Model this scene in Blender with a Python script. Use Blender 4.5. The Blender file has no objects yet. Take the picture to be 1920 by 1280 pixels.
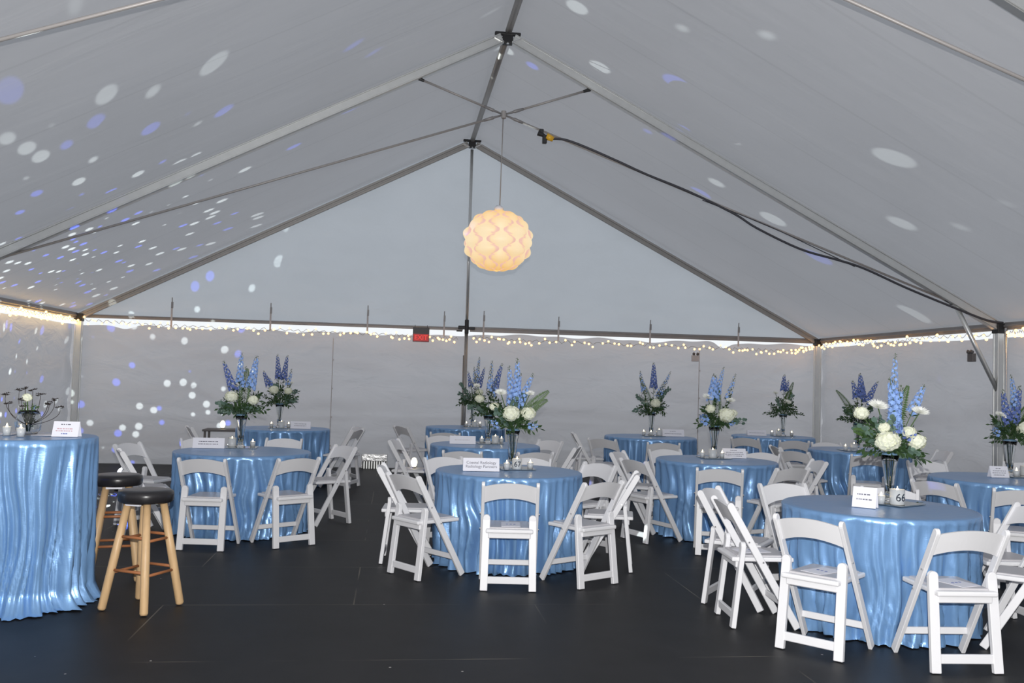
import bpy, bmesh, math, random
from mathutils import Vector, Matrix, noise
PI = math.pi
S = bpy.context.scene
COL = S.collection
CAM_F=1743.69;CAM_C=(5.0803, -15.5345, 1.5314);CAM_R=(0.991733, -0.125156, 0.028302);CAM_U=(-0.033072, -0.036201, 0.998797);CAM_D=(0.123981, 0.991476, 0.040041)
W = 12.49; H = 2.36; R = 5.56; BAY = 5.02; LEN = 20.08
SL = (R-H)/(W/2)
def roof_z(x): return R-abs(x-W/2)*SL

# ------------------------------------------------------------ materials
def new_mat(name):
    m = bpy.data.materials.new(name); m.use_nodes = True
    nt = m.node_tree; nt.nodes.clear()
    out = nt.nodes.new('ShaderNodeOutputMaterial')
    return m, nt, out
def N(nt, t, **kw):
    n = nt.nodes.new(t)
    for k, v in kw.items():
        if k in n.inputs: n.inputs[k].default_value = v
        else: setattr(n, k, v)
    return n
def c4(c): return (c[0], c[1], c[2], 1)
def pbr(name, col, rough=.5, metal=0, bump=0, bscale=60, var=0, emis=None, est=0, trans=0, sheen=0, ior=1.45, stretch=(1,1,1), spec=.5):
    m, nt, out = new_mat(name)
    p = N(nt, 'ShaderNodeBsdfPrincipled')
    p.inputs['Base Color'].default_value = c4(col); p.inputs['Roughness'].default_value = rough
    p.inputs['Metallic'].default_value = metal; p.inputs['Transmission Weight'].default_value = trans
    p.inputs['Sheen Weight'].default_value = sheen; p.inputs['IOR'].default_value = ior
    p.inputs['Specular IOR Level'].default_value = spec
    if emis: p.inputs['Emission Color'].default_value = c4(emis); p.inputs['Emission Strength'].default_value = est
    if bump or var:
        tc = N(nt, 'ShaderNodeTexCoord'); mp = N(nt, 'ShaderNodeMapping'); mp.inputs['Scale'].default_value = stretch
        nz = N(nt, 'ShaderNodeTexNoise', Scale=bscale, Detail=4.0)
        nt.links.new(tc.outputs['Object'], mp.inputs['Vector']); nt.links.new(mp.outputs[0], nz.inputs['Vector'])
        if bump:
            b = N(nt, 'ShaderNodeBump', Strength=bump, Distance=.01)
            nt.links.new(nz.outputs['Fac'], b.inputs['Height']); nt.links.new(b.outputs[0], p.inputs['Normal'])
        if var:
            r = N(nt, 'ShaderNodeMapRange'); r.inputs['To Min'].default_value = 1-var; r.inputs['To Max'].default_value = 1+var
            nt.links.new(nz.outputs['Fac'], r.inputs['Value'])
            mx = N(nt, 'ShaderNodeVectorMath', operation='SCALE'); mx.inputs[0].default_value = col
            nt.links.new(r.outputs[0], mx.inputs['Scale']); nt.links.new(mx.outputs[0], p.inputs['Base Color'])
    nt.links.new(p.outputs[0], out.inputs[0])
    return m
def fabric(name, refl, tran, fac, bscale, stretch, bstr, seams=None, bdist=.08):
    bstr = min(1, bstr*1.8)
    """vinyl tent cloth: reflects and lets daylight through"""
    m, nt, out = new_mat(name)
    d = N(nt, 'ShaderNodeBsdfDiffuse', Color=c4(refl)); t = N(nt, 'ShaderNodeBsdfTranslucent', Color=c4(tran))
    mx = N(nt, 'ShaderNodeMixShader', Fac=fac)
    tc = N(nt, 'ShaderNodeTexCoord'); mp = N(nt, 'ShaderNodeMapping'); mp.inputs['Scale'].default_value = stretch
    nz = N(nt, 'ShaderNodeTexNoise', Scale=bscale, Detail=3.0, Distortion=.6)
    nt.links.new(tc.outputs['Object'], mp.inputs[0]); nt.links.new(mp.outputs[0], nz.inputs['Vector'])
    b = N(nt, 'ShaderNodeBump', Strength=bstr, Distance=bdist)
    nt.links.new(nz.outputs['Fac'], b.inputs['Height'])
    nt.links.new(b.outputs[0], d.inputs['Normal'])
    # slow mottling of the cloth itself
    n2 = N(nt, 'ShaderNodeTexNoise', Scale=.7, Detail=3.0)
    nt.links.new(tc.outputs['Object'], n2.inputs['Vector'])
    mr = N(nt, 'ShaderNodeMapRange'); mr.inputs['To Min'].default_value = .93; mr.inputs['To Max'].default_value = 1.06
    nt.links.new(n2.outputs['Fac'], mr.inputs['Value'])
    last = mr.outputs[0]
    if seams:      # welded seams of the cloth: slightly darker lines at a fixed spacing
        ax, sp, off, wd, dk = seams
        sx = N(nt, 'ShaderNodeSeparateXYZ'); nt.links.new(tc.outputs['Object'], sx.inputs[0])
        a = N(nt, 'ShaderNodeMath', operation='ADD'); nt.links.new(sx.outputs[ax], a.inputs[0]); a.inputs[1].default_value = off+100*sp
        mo = N(nt, 'ShaderNodeMath', operation='MODULO'); nt.links.new(a.outputs[0], mo.inputs[0]); mo.inputs[1].default_value = sp
        lt = N(nt, 'ShaderNodeMath', operation='LESS_THAN'); nt.links.new(mo.outputs[0], lt.inputs[0]); lt.inputs[1].default_value = wd
        ml = N(nt, 'ShaderNodeMath', operation='MULTIPLY'); nt.links.new(lt.outputs[0], ml.inputs[0]); ml.inputs[1].default_value = -dk
        ad = N(nt, 'ShaderNodeMath', operation='ADD'); nt.links.new(last, ad.inputs[0]); nt.links.new(ml.outputs[0], ad.inputs[1])
        last = ad.outputs[0]
    for sh, c in ((d, refl), (t, tran)):
        v = N(nt, 'ShaderNodeVectorMath', operation='SCALE'); v.inputs[0].default_value = c
        nt.links.new(last, v.inputs['Scale']); nt.links.new(v.outputs[0], sh.inputs['Color'])
    nt.links.new(d.outputs[0], mx.inputs[1]); nt.links.new(t.outputs[0], mx.inputs[2]); nt.links.new(mx.outputs[0], out.inputs[0])
    return m
M = {}
M['roof'] = fabric('tent roof cloth', (.58,.57,.585), (.43,.44,.47), .5, 1.2, (.35,2.5,1), .5, (1, 1.255, .0, .03, .06), .02)
M['gable'] = fabric('gable cloth', (.60,.625,.66), (.575,.615,.665), .5, 1.2, (1.2,1,1.6), .5)
M['side'] = fabric('sidewall cloth', (.56,.55,.57), (.56,.565,.60), .5, 1.6, (1,1,2.2), .5, None, .10)
M['white'] = pbr('white resin', (.76,.76,.78), .38, var=.03, bscale=8)
M['pad'] = pbr('white vinyl seat pad', (.52,.51,.53), .40, bump=.15, bscale=30)
M['alu'] = pbr('aluminium', (.70,.71,.70), .38, .75, var=.08, bscale=12)
M['alud'] = pbr('weathered aluminium', (.36,.345,.33), .42, .6, var=.1, bscale=12)
M['steel'] = pbr('bright steel', (.75,.75,.75), .25, .9)
M['dark'] = pbr('black fitting', (.02,.02,.022), .5)
M['beam'] = pbr('dull eave profile', (.27,.26,.26), .5, .3, var=.1, bscale=5)
M['rod'] = pbr('white tie rod', (.36,.34,.33), .45, .2)
M['wood'] = pbr('pale turned wood', (.56,.375,.20), .45, var=.22, bscale=9, stretch=(6,6,.7), bump=.05)
M['rung'] = pbr('brown wooden rung', (.34,.13,.05), .45, var=.2, bscale=20)
M['vinyl'] = pbr('black vinyl', (.018,.017,.019), .28, bump=.1, bscale=25)
M['paper'] = pbr('white card', (.80,.80,.86), .6)
M['ink'] = pbr('grey ink', (.18,.18,.22), .6)
M['inkb'] = pbr('black ink', (.02,.03,.05), .5)
M['inkred'] = pbr('faded red ink', (.5,.25,.28), .6)
M['inkblue'] = pbr('blue ink', (.10,.14,.40), .6)
M['glass'] = pbr('clear glass', (.95,.97,.97), .02, trans=1, ior=1.45)
M['frost'] = pbr('frosted glass', (.72,.75,.77), .35, trans=.25)
M['wax'] = pbr('white wax', (.85,.83,.78), .4)
M['flame'] = pbr('candle flame', (1,.8,.5), .5, emis=(1,.75,.4), est=14)
M['mirror'] = pbr('mirror tile', (.55,.58,.55), .04, 1)
M['blue'] = pbr('blue delphinium petal', (.27,.43,.80), .6, var=.3, bscale=30)
M['violet'] = pbr('violet delphinium petal', (.12,.18,.46), .6, var=.3, bscale=30)
M['bud'] = pbr('delphinium bud', (.13,.15,.12), .7, var=.3, bscale=30)
M['cream'] = pbr('cream hydrangea petal', (.82,.84,.68), .6, var=.08, bscale=40)
M['mum'] = pbr('white chrysanthemum petal', (.86,.87,.82), .55)
M['green'] = pbr('dark green leaf', (.035,.075,.025), .5, var=.35, bscale=8)
M['fern'] = pbr('fern green', (.06,.12,.03), .5, var=.3, bscale=10)
M['euca'] = pbr('grey green eucalyptus leaf', (.11,.18,.14), .55, var=.25, bscale=8)
M['brown'] = pbr('dark twig', (.03,.02,.015), .7)
M['bulb'] = pbr('warm fairy bulb', (1,.8,.5), .4, emis=(1,.50,.15), est=4.2)
M['glow'] = pbr('warm rope light tube', (1,.85,.6), .4, emis=(1,.68,.25), est=4.5)
M['cord'] = pbr('dark rubber cord', (.05,.05,.06), .5)
M['wire'] = pbr('string light wire', (.25,.24,.2), .6)
M['yellow'] = pbr('yellow plug', (.75,.42,.03), .4)
M['box'] = pbr('grey plastic box', (.12,.11,.11), .5)
M['led'] = pbr('led lens', (.8,.85,1), .3, emis=(.75,.82,1), est=6)
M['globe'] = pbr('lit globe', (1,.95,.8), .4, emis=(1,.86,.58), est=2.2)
M['redpanel'] = pbr('red sign panel', (.30,.005,.005), .4, emis=(.5,.004,.002), est=.4)
M['redtext'] = pbr('red sign letters', (.6,.02,.02), .4, emis=(.9,.03,.02), est=.7)
M['blackplastic'] = pbr('black sign plastic', (.012,.008,.012), .4)
M['strap'] = pbr('white webbing strap', (.5,.47,.47), .7)
M['tint'] = pbr('pale blue vase liner', (.16,.28,.42), .25)  # vase mouth piece; blue of mirrored tablecloth and water put into its colour
M['table'] = pbr('plywood table', (.4,.28,.16), .6)
M['vent'] = pbr('crinkled white foil', (.8,.8,.8), .3, .4, bump=1, bscale=18)

def satin():
    m, nt, out = new_mat('blue satin')
    p = N(nt, 'ShaderNodeBsdfPrincipled')
    p.inputs['Base Color'].default_value = (.20,.375,.655,1); p.inputs['Roughness'].default_value = .31
    p.inputs['Metallic'].default_value = .34
    p.inputs['Anisotropic'].default_value = .5
    tc = N(nt, 'ShaderNodeTexCoord')
    mp = N(nt, 'ShaderNodeMapping'); mp.inputs['Scale'].default_value = (1,1,.25)
    nz = N(nt, 'ShaderNodeTexNoise', Scale=14.0, Detail=3.0, Distortion=.5)
    mp2 = N(nt, 'ShaderNodeMapping'); mp2.inputs['Scale'].default_value = (40,40,260)
    n2 = N(nt, 'ShaderNodeTexNoise', Scale=1.0, Detail=2.0)
    for a, b in ((mp, nz), (mp2, n2)):
        nt.links.new(tc.outputs['Object'], a.inputs[0]); nt.links.new(a.outputs[0], b.inputs['Vector'])
    b1 = N(nt, 'ShaderNodeBump', Strength=.35, Distance=.012); b2 = N(nt, 'ShaderNodeBump', Strength=.18, Distance=.002)
    nt.links.new(nz.outputs['Fac'], b1.inputs['Height']); nt.links.new(n2.outputs['Fac'], b2.inputs['Height'])
    nt.links.new(b1.outputs[0], b2.inputs['Normal']); nt.links.new(b2.outputs[0], p.inputs['Normal'])
    nt.links.new(p.outputs[0], out.inputs[0])
    return m
M['satin'] = satin()

def floor_mat():
    m, nt, out = new_mat('black painted floor panels')
    p = N(nt, 'ShaderNodeBsdfPrincipled', Roughness=.55); p.inputs['Specular IOR Level'].default_value = .3
    tc = N(nt, 'ShaderNodeTexCoord')
    mp = N(nt, 'ShaderNodeMapping'); mp.inputs['Location'].default_value = (-3.64+1.22+24.4, 10.42+24.4, 0)
    nt.links.new(tc.outputs['Object'], mp.inputs[0])
    br = N(nt, 'ShaderNodeTexBrick'); br.inputs['Scale'].default_value = 1; br.inputs['Brick Width'].default_value = 2.44
    br.inputs['Row Height'].default_value = 1.22; br.inputs['Mortar Size'].default_value = .005; br.inputs['Mortar Smooth'].default_value = .2
    nt.links.new(mp.outputs[0], br.inputs['Vector'])
    base = N(nt, 'ShaderNodeTexNoise', Scale=3.0, Detail=8.0, Roughness=.7)
    nt.links.new(tc.outputs['Object'], base.inputs['Vector'])
    cr = N(nt, 'ShaderNodeValToRGB'); cr.color_ramp.elements[0].position = .3; cr.color_ramp.elements[0].color = (.0055,.0055,.0065,1)
    cr.color_ramp.elements[1].position = .75; cr.color_ramp.elements[1].color = (.013,.0125,.014,1)
    nt.links.new(base.outputs['Fac'], cr.inputs[0])
    # scuffed seams, worn in stretches
    ns = N(nt, 'ShaderNodeTexNoise', Scale=1.1, Detail=2.0); nt.links.new(tc.outputs['Object'], ns.inputs['Vector'])
    rr = N(nt, 'ShaderNodeMapRange'); rr.inputs['From Min'].default_value = .48; rr.inputs['From Max'].default_value = .62
    nt.links.new(ns.outputs['Fac'], rr.inputs['Value'])
    mu = N(nt, 'ShaderNodeMath', operation='MULTIPLY'); nt.links.new(br.outputs['Fac'], mu.inputs[0]); nt.links.new(rr.outputs[0], mu.inputs[1])
    mx = N(nt, 'ShaderNodeMix', data_type='RGBA'); mx.inputs['B'].default_value = (.11,.098,.08,1)
    nt.links.new(mu.outputs[0], mx.inputs['Factor']); nt.links.new(cr.outputs[0], mx.inputs['A'])
    # pale flecks of dirt
    vo = N(nt, 'ShaderNodeTexVoronoi', Scale=3.2); nt.links.new(tc.outputs['Object'], vo.inputs['Vector'])
    lt = N(nt, 'ShaderNodeMath', operation='LESS_THAN'); nt.links.new(vo.outputs['Distance'], lt.inputs[0]); lt.inputs[1].default_value = .022
    mx2 = N(nt, 'ShaderNodeMix', data_type='RGBA'); mx2.inputs['B'].default_value = (.35,.33,.32,1)
    nt.links.new(lt.outputs[0], mx2.inputs['Factor']); nt.links.new(mx.outputs['Result'], mx2.inputs['A'])
    nt.links.new(mx2.outputs['Result'], p.inputs['Base Color'])
    bp = N(nt, 'ShaderNodeBump', Strength=.1, Distance=.004)
    nt.links.new(base.outputs['Fac'], bp.inputs['Height']); nt.links.new(bp.outputs[0], p.inputs['Normal'])
    nt.links.new(p.outputs[0], out.inputs[0])
    return m
M['floor'] = floor_mat()
def lamp_mat():
    m, nt, out = new_mat('glowing lamp shade foil')
    at = N(nt, 'ShaderNodeVertexColor', layer_name='foil')
    p = N(nt, 'ShaderNodeBsdfPrincipled', Roughness=.5); p.inputs['Base Color'].default_value = (.25,.22,.18,1)
    p.inputs['Emission Strength'].default_value = .84
    nt.links.new(at.outputs['Color'], p.inputs['Emission Color']); nt.links.new(p.outputs[0], out.inputs[0])
    return m
M['lamp'] = lamp_mat()

# ------------------------------------------------------------ mesh builder
class MB:
    def __init__(s): s.v = []; s.f = []; s.mi = []; s.m = 0
    def add(s, vs, fs):
        o = len(s.v); s.v += [tuple(v) for v in vs]
        for f in fs: s.f.append(tuple(i+o for i in f)); s.mi.append(s.m)
    def box(s, c, d, mat=None):
        c = Vector(c); hx, hy, hz = d[0]/2, d[1]/2, d[2]/2
        vs = [Vector((x, y, z)) for x in (-hx, hx) for y in (-hy, hy) for z in (-hz, hz)]
        if mat: vs = [mat @ v for v in vs]
        s.add([v+c for v in vs], [(0,1,3,2),(4,6,7,5),(0,4,5,1),(2,3,7,6),(0,2,6,4),(1,5,7,3)])
    def bar(s, a, b, w, t, side=(1,0,0)):
        """rectangular bar from a to b; w along side, t across"""
        a = Vector(a); b = Vector(b); d = (b-a).normalized(); x = Vector(side); x = (x-d*x.dot(d)).normalized(); y = d.cross(x)
        vs = []
        for p in (a, b):
            for i, j in ((-1,-1),(1,-1),(1,1),(-1,1)): vs.append(p+x*w/2*i+y*t/2*j)
        s.add(vs, [(3,2,1,0),(4,5,6,7),(0,1,5,4),(1,2,6,5),(2,3,7,6),(3,0,4,7)])
    def tube(s, pts, r, n=8, cap=True):
        pts = [Vector(p) for p in pts]; k = len(pts); rs = r if isinstance(r, (list, tuple)) else [r]*k
        ref = None; vs = []
        for i, p in enumerate(pts):
            d = (pts[min(i+1, k-1)]-pts[max(i-1, 0)]).normalized()
            if ref is None: ref = Vector((0,0,1)) if abs(d.z) < .9 else Vector((1,0,0))
            x = (ref-d*ref.dot(d)).normalized(); ref = x; y = d.cross(x)
            for j in range(n):
                a = 2*PI*j/n; vs.append(p+(x*math.cos(a)+y*math.sin(a))*rs[i])
        fs = [(i*n+j, i*n+(j+1) % n, (i+1)*n+(j+1) % n, (i+1)*n+j) for i in range(k-1) for j in range(n)]
        if cap: fs += [tuple(range(n-1, -1, -1)), tuple(range((k-1)*n, k*n))]
        s.add(vs, fs)
    def lathe(s, prof, n=24, c=(0,0,0)):
        vs = []; k = len(prof)
        for r, z in prof:
            for j in range(n):
                a = 2*PI*j/n; vs.append((c[0]+r*math.cos(a), c[1]+r*math.sin(a), c[2]+z))
        fs = [(i*n+j, i*n+(j+1) % n, (i+1)*n+(j+1) % n, (i+1)*n+j) for i in range(k-1) for j in range(n)]
        if prof[0][0] > 1e-5: fs.append(tuple(range(n-1, -1, -1)))
        if prof[-1][0] > 1e-5: fs.append(tuple(range((k-1)*n, k*n)))
        s.add(vs, fs)
    def grid(s, nu, nv, fn):
        vs = [fn(i/nu, j/nv) for j in range(nv+1) for i in range(nu+1)]
        s.add(vs, [(j*(nu+1)+i, j*(nu+1)+i+1, (j+1)*(nu+1)+i+1, (j+1)*(nu+1)+i) for j in range(nv) for i in range(nu)])
    def mesh(s, name, mats, smooth=False, bevel=0, seg=2):
        me = bpy.data.meshes.new(name); me.from_pydata(s.v, [], s.f)
        for m in (mats if isinstance(mats, (list, tuple)) else [mats]): me.materials.append(m)
        me.polygons.foreach_set('material_index', s.mi)
        if bevel:
            bm = bmesh.new(); bm.from_mesh(me)
            bmesh.ops.bevel(bm, geom=list(bm.edges), offset=bevel, segments=seg, affect='EDGES', profile=.5)
            bm.to_mesh(me); bm.free()
        if smooth: me.polygons.foreach_set('use_smooth', [True]*len(me.polygons))
        me.update()
        return me
    def build(s, name, mats, parent=None, smooth=False, bevel=0, seg=2):
        o = bpy.data.objects.new(name, s.mesh(name, mats, smooth, bevel, seg)); COL.objects.link(o)
        if parent: o.parent = parent
        return o
def tag(o, label, cat, group=None, kind=None):
    o['label'] = label; o['category'] = cat
    if group: o['group'] = group
    if kind: o['kind'] = kind
    return o
def empty(name, label, cat, loc=(0,0,0), rz=0, group=None):
    o = bpy.data.objects.new(name, None); COL.objects.link(o); o.location = loc; o.rotation_euler = (0,0,rz)
    o.empty_display_size = .1
    return tag(o, label, cat, group)
def inst(o, parent):
    c = o.copy(); COL.objects.link(c); c.parent = parent; return c
def struct(name, mb, m, smooth=True):
    o = mb.build(name, m, None, smooth); o['kind'] = 'structure'; return o
def copy_tree(o, parent=None):
    c = o.copy(); COL.objects.link(c)
    if parent: c.parent = parent
    for ch in list(o.children): copy_tree(ch, c)
    return c
fn = lambda *a: noise.noise(Vector(a))
def text_mesh(name, txt, size, mat, parent, loc, rot=(PI/2,0,0), bend=0, align='CENTER', bold=0, spacing=1.0):
    cu = bpy.data.curves.new(name, 'FONT'); cu.body = txt; cu.size = size; cu.align_x = align; cu.align_y = 'CENTER'
    cu.extrude = .0004; cu.offset = bold; cu.space_line = spacing
    tmp = bpy.data.objects.new(name, cu)
    me = bpy.data.meshes.new_from_object(tmp); bpy.data.objects.remove(tmp); bpy.data.curves.remove(cu)
    if bend:
        bm = bmesh.new(); bm.from_mesh(me)
        bmesh.ops.subdivide_edges(bm, edges=list(bm.edges), cuts=1)
        for v in bm.verts:
            a = v.co.x/bend; v.co = Vector((bend*math.sin(a), v.co.y, v.co.z+bend*math.cos(a)))
        bm.to_mesh(me); bm.free()
    me.materials.clear(); me.materials.append(mat)
    o = bpy.data.objects.new(name, me); COL.objects.link(o); o.parent = parent; o.location = loc; o.rotation_euler = rot
    return o

# ------------------------------------------------------------ the tent: cloth
b = MB(); b.grid(2, 2, lambda u, v: (-1.5+u*(W+3), 1.5-v*(LEN+3), 0)); struct('floor', b, M['floor'], False)
def wr(x, y, z, a=.012): return 1.6*a*(fn(x*.9, y*.9, z*2.2)+.5*fn(x*2.1+7, y*2.1, z*5))
# roof: two slopes in one cloth, sagging a little between the frames
def roof(u, v):
    x = -.03+u*(W+.06); y = .08-v*(LEN+.1)
    ph = (-y % BAY)/BAY
    sag = .045*math.sin(PI*ph)*(1-abs(2*((x/(W/2)) % 1)-1)**2*.4) if 0 < u < 1 and u != .5 else 0
    dz = .004*fn(x*1.1, y*3.4, 3)+.003*fn(x*.6, y*7, 9)
    return (x, y, roof_z(x)+.03-sag*(0 if abs(x-W/2) < .05 else 1)*.6+dz)
b = MB(); b.grid(120, 240, roof); struct('ceiling', b, M['roof'])
# gable
def gable(y0, sgn):
    def g(u, v):
        x = u*(W+.1)-.05; z = H+.0+v*(roof_z(x)+.035-H)
        c = abs(x-W/2)
        d = .014*math.sin((z*7-c*9)+fn(x, z, 1)*2)*math.exp(-((c-.7)/.7)**2)*(1 if x > W/2 else .6)
        return (x, y0+sgn*(wr(x, y0, z, .018)+d), z)
    return g
b = MB(); b.grid(200, 70, gable(.03, 1)); struct('wall_gable', b, M['gable'])
# rear side wall under the eave beam, its top edge slack between the straps
def side_top(x):
    t = .150 if x < W*.47 else .095
    if .47 <= x/W < .53: t = .150-.055*(x/W-.47)/.06
    t += .012*math.sin(x*4.1)+.01*math.sin(x*9.3+1)
    for c, d, w in ((.78, .045, .16), (10.72, .10, .13), (8.9, .02, .25), (9.35, .03, .3)): t += d*math.exp(-((x-c)/w)**2)
    return H-t
def back(u, v):
    x = -.08+u*(W+.16); zt = side_top(x); z = .005+v*(zt-.005)
    fall = v**2
    d = wr(x*.7, 0, z, .03)
    d += .010*math.sin(x*5+3*fn(x, z, 5))*fall
    d += .018*math.exp(-(((z-(2.15-.55*(x-.3)))/.05)**2)) if .3 < x < 2.6 else 0      # diagonal pull from the corners
    d += .018*math.exp(-(((z-(2.15-.62*(W-.3-x)))/.06)**2)) if W-2.8 < x < W-.3 else 0
    d += .012*math.exp(-(((z-.33-.02*math.sin(x))/.03)**2))+.010*math.exp(-(((z-.82+.03*math.sin(x*.8))/.035)**2))
    return (x, .05+d, z)
b = MB(); b.grid(320, 60, back); struct('wall_back', b, M['side'])
def sidew(x0, sgn, ztop):
    def g(u, v):
        y = -u*LEN; zt = ztop(y); z = .005+v*(zt-.005)
        d = wr(y*.7, 4, z, .035)+.02*math.sin(y*3.1+2*fn(y, z, 2))*(1-v*.4)*fn(y*.3, 0, 7)
        return (x0+sgn*d+sgn*.03, y, z)
    return g
b = MB(); b.grid(260, 30, sidew(0, -1, lambda y: H-.15+.012*math.sin(y*3))); struct('wall_left', b, M['side'])
b = MB(); b.grid(260, 30, sidew(W, 1, lambda y: H-.115+.015*math.sin(y*2.3)-.05*min(1, max(0, (-3.0-y)/1.4)))); struct('wall_right', b, M['side'])
b = MB(); b.grid(8, 8, lambda u, v: (u*W, -LEN, .005+v*(roof_z(u*W)-.005))); struct('wall_front', b, M['side'])
# vertical lacing seams of the rear wall
b = MB()
for x in (4.06, 10.3):
    b.box((x, .028, 1.07), (.012, .006, 2.1))
    for k in range(4): b.box((x+.012, .022, .35+k*.47), (.022, .012, .022))
o = b.build('trim_1', M['strap']); o['kind'] = 'structure'

# ------------------------------------------------------------ frame of the tent
def rafter_mb(y, side):
    x1 = W/2+side*.10; x0 = W/2+side*(W/2-.06); mb = MB()
    dn = Vector((side*SL, 0, 1)).normalized()      # roof normal
    off = -.075
    a = Vector((x0, y, roof_z(x0)))+dn*off; c = Vector((x1, y, roof_z(x1)))+dn*off
    if y > -1:
        for o in (.032, -.032): mb.bar(a+dn*o, c+dn*o, .045, .038, (0,1,0))
        mb.bar(a, c, .02, .04, (0,1,0)); return mb
    mb.bar(a, c, .075, .115, (0,1,0))
    for o in (.044, -.044):                         # keder lips along both edges
        for s in (-1, 1): mb.bar(a+dn*o+Vector((0,s*.041,0)), c+dn*o+Vector((0,s*.041,0)), .012, .018, (0,1,0))
    return mb
FR = [(0, 'rear gable frame'), (1, 'middle frame with the hanging lamp'), (2, 'frame nearest the camera'), (3, 'frame behind the camera')]
for k, nm in FR[:3]:
    y = -k*BAY-(.09 if k == 0 else 0)
    for s, w in ((-1, 'left'), (1, 'right')):
        r = rafter_mb(y, s).build('rafter', M['alud' if k == 0 else 'alu'], None, False, .004, 1)
        tag(r, 'sloping aluminium rafter, %s side of the %s' % (w, nm), 'rafter', 'tent roof rafters')
    cr = empty('crown_fitting', 'black crown fitting at the peak of the %s' % nm, 'fitting', (W/2, y, R-.08), 0, 'ridge fittings')
    b = MB(); b.box((0,0,.02), (.30,.06,.035)); b.box((0,0,-.05), (.12,.09,.10)); b.build('bracket', M['dark'], cr, False, .008)
    b = MB(); b.box((-.10,-.035,-.07), (.12,.05,.012), Matrix.Rotation(.45,4,'Y')); b.box((.10,-.035,-.07), (.12,.05,.012), Matrix.Rotation(-.45,4,'Y'))
    b.lathe([(.016,-.105),(.016,-.09),(.008,-.088),(.008,-.075)], 10, (0,-.03,0)); b.build('bolt_plate', M['steel'], cr)
for k in range(3):
    b = MB(); b.tube([(W/2, -k*BAY-.1, R-.055), (W/2, -(k+1)*BAY+.06, R-.055)], .04, 12)
    o = b.build('ridge_pole', M['alud'], None, True)
    tag(o, ['ridge pole between the rear gable and the middle frame', 'ridge pole coming forward from the middle frame', 'ridge pole directly over the camera'][k], 'pole', 'ridge poles')
# eave beams
for x, w, s in ((.04, 'left', 1), (W-.04, 'right', -1)):
    b = MB(); b.box((x, -LEN/2, H-.02), (.07, LEN-.2, .09)); b.box((x+s*.04, -LEN/2, H-.02), (.02, LEN-.2, .03))
    o = b.build('eave_beam', M['beam'], None, False, .006, 1); tag(o, 'long dark eave beam along the top of the %s wall' % w, 'beam', 'eave beams')
for x0, x1, w in ((.12, W/2-.06, 'left'), (W/2+.06, W-.12, 'right')):
    b = MB(); h = .055 if w == 'left' else .085
    b.box(((x0+x1)/2, -.01, H-.02), (x1-x0, .05, h)); b.box(((x0+x1)/2, -.04, H-.02+h*.2), (x1-x0, .012, h*.25))
    o = b.build('gable_beam', M['beam'], None, False, .004, 1); tag(o, 'horizontal beam across the rear gable, %s of the centre pole' % w, 'beam', 'gable beams')
# posts
def post(x, y, label, w=.09, extra=0):
    t = empty('tent_post', label, 'post', (x, y, 0), 0, 'tent posts')
    b = MB(); b.box((0,0,1.16), (w,w,2.28))
    for sx in (-1, 1):
        for sy in (-1, 1): b.box((sx*w*.45, sy*w*.45, 1.16), (.022,.022,2.28))
    b.build('shaft', M['alu'], t, False, .003, 1)
    b = MB(); b.box((0,0,.008), (.18,.18,.016)); b.build('base_plate', M['steel'], t)
    b = MB(); b.box((0,0,H-.05), (w*1.4,w*1.4,.12)); b.build('corner_joint', M['dark'], t, False, .01)
    return t
post(.10, -.10, 'grey corner post at the rear left of the tent')
post(W-.10, -.10, 'pale corner post at the rear right of the tent')
tp = post(W-.10, -BAY, 'side post on the right wall where the diagonal brace ends')
b = MB(); b.tube([(W-.10, -BAY-.15, .0), (W-.12, -BAY-.15, H-.05)], .018, 10)
o = b.build('upright_pipe', M['steel'], None, True); tag(o, 'thin bright pipe standing next to the right side post', 'pipe')
t = empty('gable_pole', 'slim centre pole rising from floor to peak of the rear gable', 'pole', (W/2, -.06, 0))
b = MB(); b.tube([(0,0,H), (0,0,R-.2)], .026, 12); b.tube([(.02,-.012,H), (.02,-.012,R-.2)], .006, 6); b.build('upper_shaft', M['alu'], t, True)
b = MB(); b.tube([(0,0,.012), (0,0,H)], .030, 12); b.tube([(-.035,0,0), (-.035,0,1.9)], .012, 8); b.build('lower_shaft', M['alud'], t, True)
b = MB(); b.box((0,0,.006), (.15,.12,.012)); b.build('base_plate', M['steel'], t)
b = MB(); b.box((-.06,-.02,H+.0), (.16,.06,.06)); b.box((.07,-.02,H-.01), (.14,.05,.05)); b.tube([(0,-.03,H-.1),(0,-.03,H+.13)], .036, 10); b.box((-.12,-.03,H-.06), (.1,.03,.02)); b.build('cross_joint', M['dark'], t, False, .006, 1)
# knee brace
b = MB(); b.tube([(11.79, -BAY, 2.62), (12.40, -BAY, 1.50)], .028, 12)
o = b.build('knee_brace', M['alu'], None, True); tag(o, 'diagonal aluminium brace between right rafter and side post', 'brace')
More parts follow.
